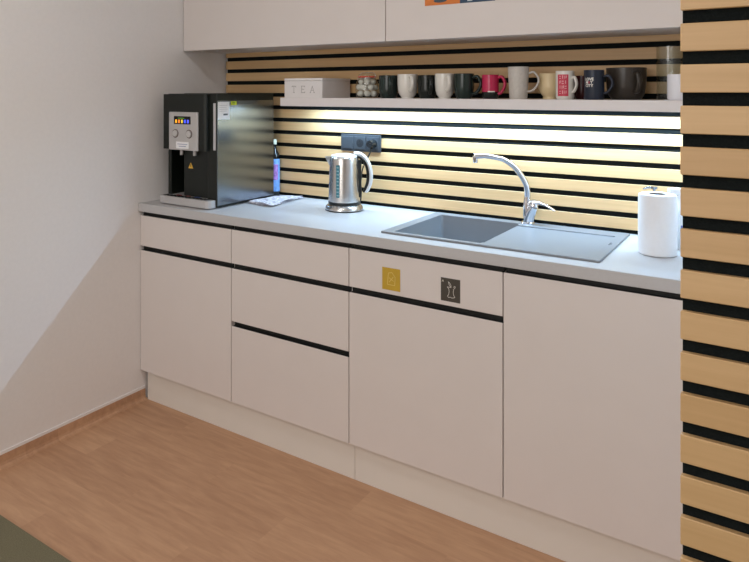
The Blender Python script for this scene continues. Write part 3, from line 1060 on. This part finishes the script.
tp = mug('mug', 'small pink mug with a dark bottom band, left of the tall grey mug', 1.600, .425, .0325, .0955, mat('pink_glaze', (190, 44, 84), .25), 1.25,
         [(.80, 0), (.84, .02), (.95, .1), (1, .3), (1, 1)], hz=(.22, .88), hr=.006, reach=.026)
bm = nbm()
lathe(bm, [(.0268, .0005), (.0281, .002), (.0319, .0096), (.0333, .0262), (.0334, .0275)], 40)
bd_ = obj('bottom_band', bm, m_black, tp, smooth=50, label='dark green bottom band')
bm = nbm()
wrap_rect(bm, 0, 0, .0337, view(1.6, .425) + .1, .0265, .0310, .014)
obj('white_mark', bm, m_white, bd_)
tall_m = mat('pale_grey_textured_glaze', (196, 190, 182), .4, var=.06, scale=90, bump=.5)
mug('mug', 'tall tapering grey mug with raised dots and a thin handle', 1.722, .395, .0395, .1235, tall_m, 1.4, [(.80, 0), (.83, .02), (.90, .35), (1.0, 1.0)], hz=(.24, .80), hr=.0042, reach=.036)
mug('mug', 'cream coloured footed mug right of the tall grey mug', 1.822, .462, .0400, .098, mat('cream_glaze', (222, 200, 158), .3, var=.02), None,
    [(.66, 0), (.66, .04), (.60, .09), (.80, .20), (1.02, .36), (1.08, .5), (1.02, .72), (.98, 1.0)])
tr_ = mug('mug', 'straight white mug with a red printed rectangle', 1.894, .400, .0326, .105, m_white, .95, [(.88, 0), (.94, .03), (1, .1), (1, .92), (1, 1)], hz=(.26, .74), hr=.005, reach=.016)
bm = nbm()
RA = view(1.894, .4) - .24
wrap_rect(bm, 0, 0, .0330, RA, .0125, .092, .0200, 12)
pr = obj('red_print', bm, mat('red_print', (200, 62, 84), .4), tr_, label='red printed rectangle')
bm = nbm()
for rrow in range(4):
    zz = .021 + rrow * .0185
    for kk in range(3):
        a0 = RA + (-.010 + kk * .010) / .0333
        if (rrow + kk) % 3 == 0:
            wrap_rect(bm, 0, 0, .0333, a0, zz, zz + .0025, .0036, 3)
            wrap_rect(bm, 0, 0, .0333, a0, zz + .008, zz + .0105, .0036, 3)
        elif (rrow + kk) % 3 == 1:
            wrap_rect(bm, 0, 0, .0333, a0, zz, zz + .012, .0012, 2)
        else:
            wrap_rect(bm, 0, 0, .0333, a0 - .07, zz, zz + .011, .001, 2)
            wrap_rect(bm, 0, 0, .0333, a0 + .07, zz + .002, zz + .012, .001, 2)
obj('pale_pattern', bm, mat('pale_pink_print', (230, 176, 180), .4), pr)
mug('mug', 'dark maroon mug half hidden behind the red printed mug and the navy mug', 1.934, .490, .0340, .088, mat('maroon_glaze', (66, 26, 28), .25), None)
tn = mug('mug', 'navy blue mug with small white lettering', 2.002, .372, .0340, .1055, mat('navy_glaze', (32, 40, 56), .35), 1.35,
         [(.92, 0), (.96, .02), (1, .06), (1, 1)], hz=(.22, .78), hr=.005, reach=.027)
bm = nbm()
NA = view(2.002, .372) - .52
text_faces(bm, 'LOVE', .0135, wrap(0, 0, .0344, NA, .073), bold=.0004)
text_faces(bm, 'M  Y', .0135, wrap(0, 0, .0344, NA, .0615), bold=.0004)
text_faces(bm, 'CITY', .0135, wrap(0, 0, .0344, NA, .050), bold=.0004)
obj('white_lettering', bm, m_white, tn)
bm = nbm()
wrap_rect(bm, 0, 0, .0344, NA, .0575, .066, .0036, 3)
obj('red_mark', bm, mat('red_mark', (150, 50, 70), .4), tn)
mug('mug', 'very wide dark brown mug at the right end of the row', 2.089, .476, .0680, .1145, mat('dark_brown_glaze', (56, 50, 44), .3, var=.06), .5,
    [(.70, 0), (.74, .03), (.88, .15), (.97, .4), (1.0, 1.0)], hz=(.24, .78), hr=.007, reach=.020)
# clear glass jar and white cup at the end
t = thing('glass', 'tall clear drinking glass at the right end of the shelf', 'glass', (2.226, .505, SZ))
obj('glass_body', lathe(nbm(), [(0, 0), (.039, 0), (.0415, .004), (.0430, .19), (.0408, .19), (.0392, .009), (0, .009)], 48), M_GLASS, t, smooth=45)
mug('cup', 'white cup standing in front of the tall clear glass', 2.268, .378, .0335, .0865, mat('bright_white_glaze', (236, 236, 242), .25, var=.01), None,
    [(.9, 0), (.94, .02), (1, .08), (1, 1)], cat='cup')
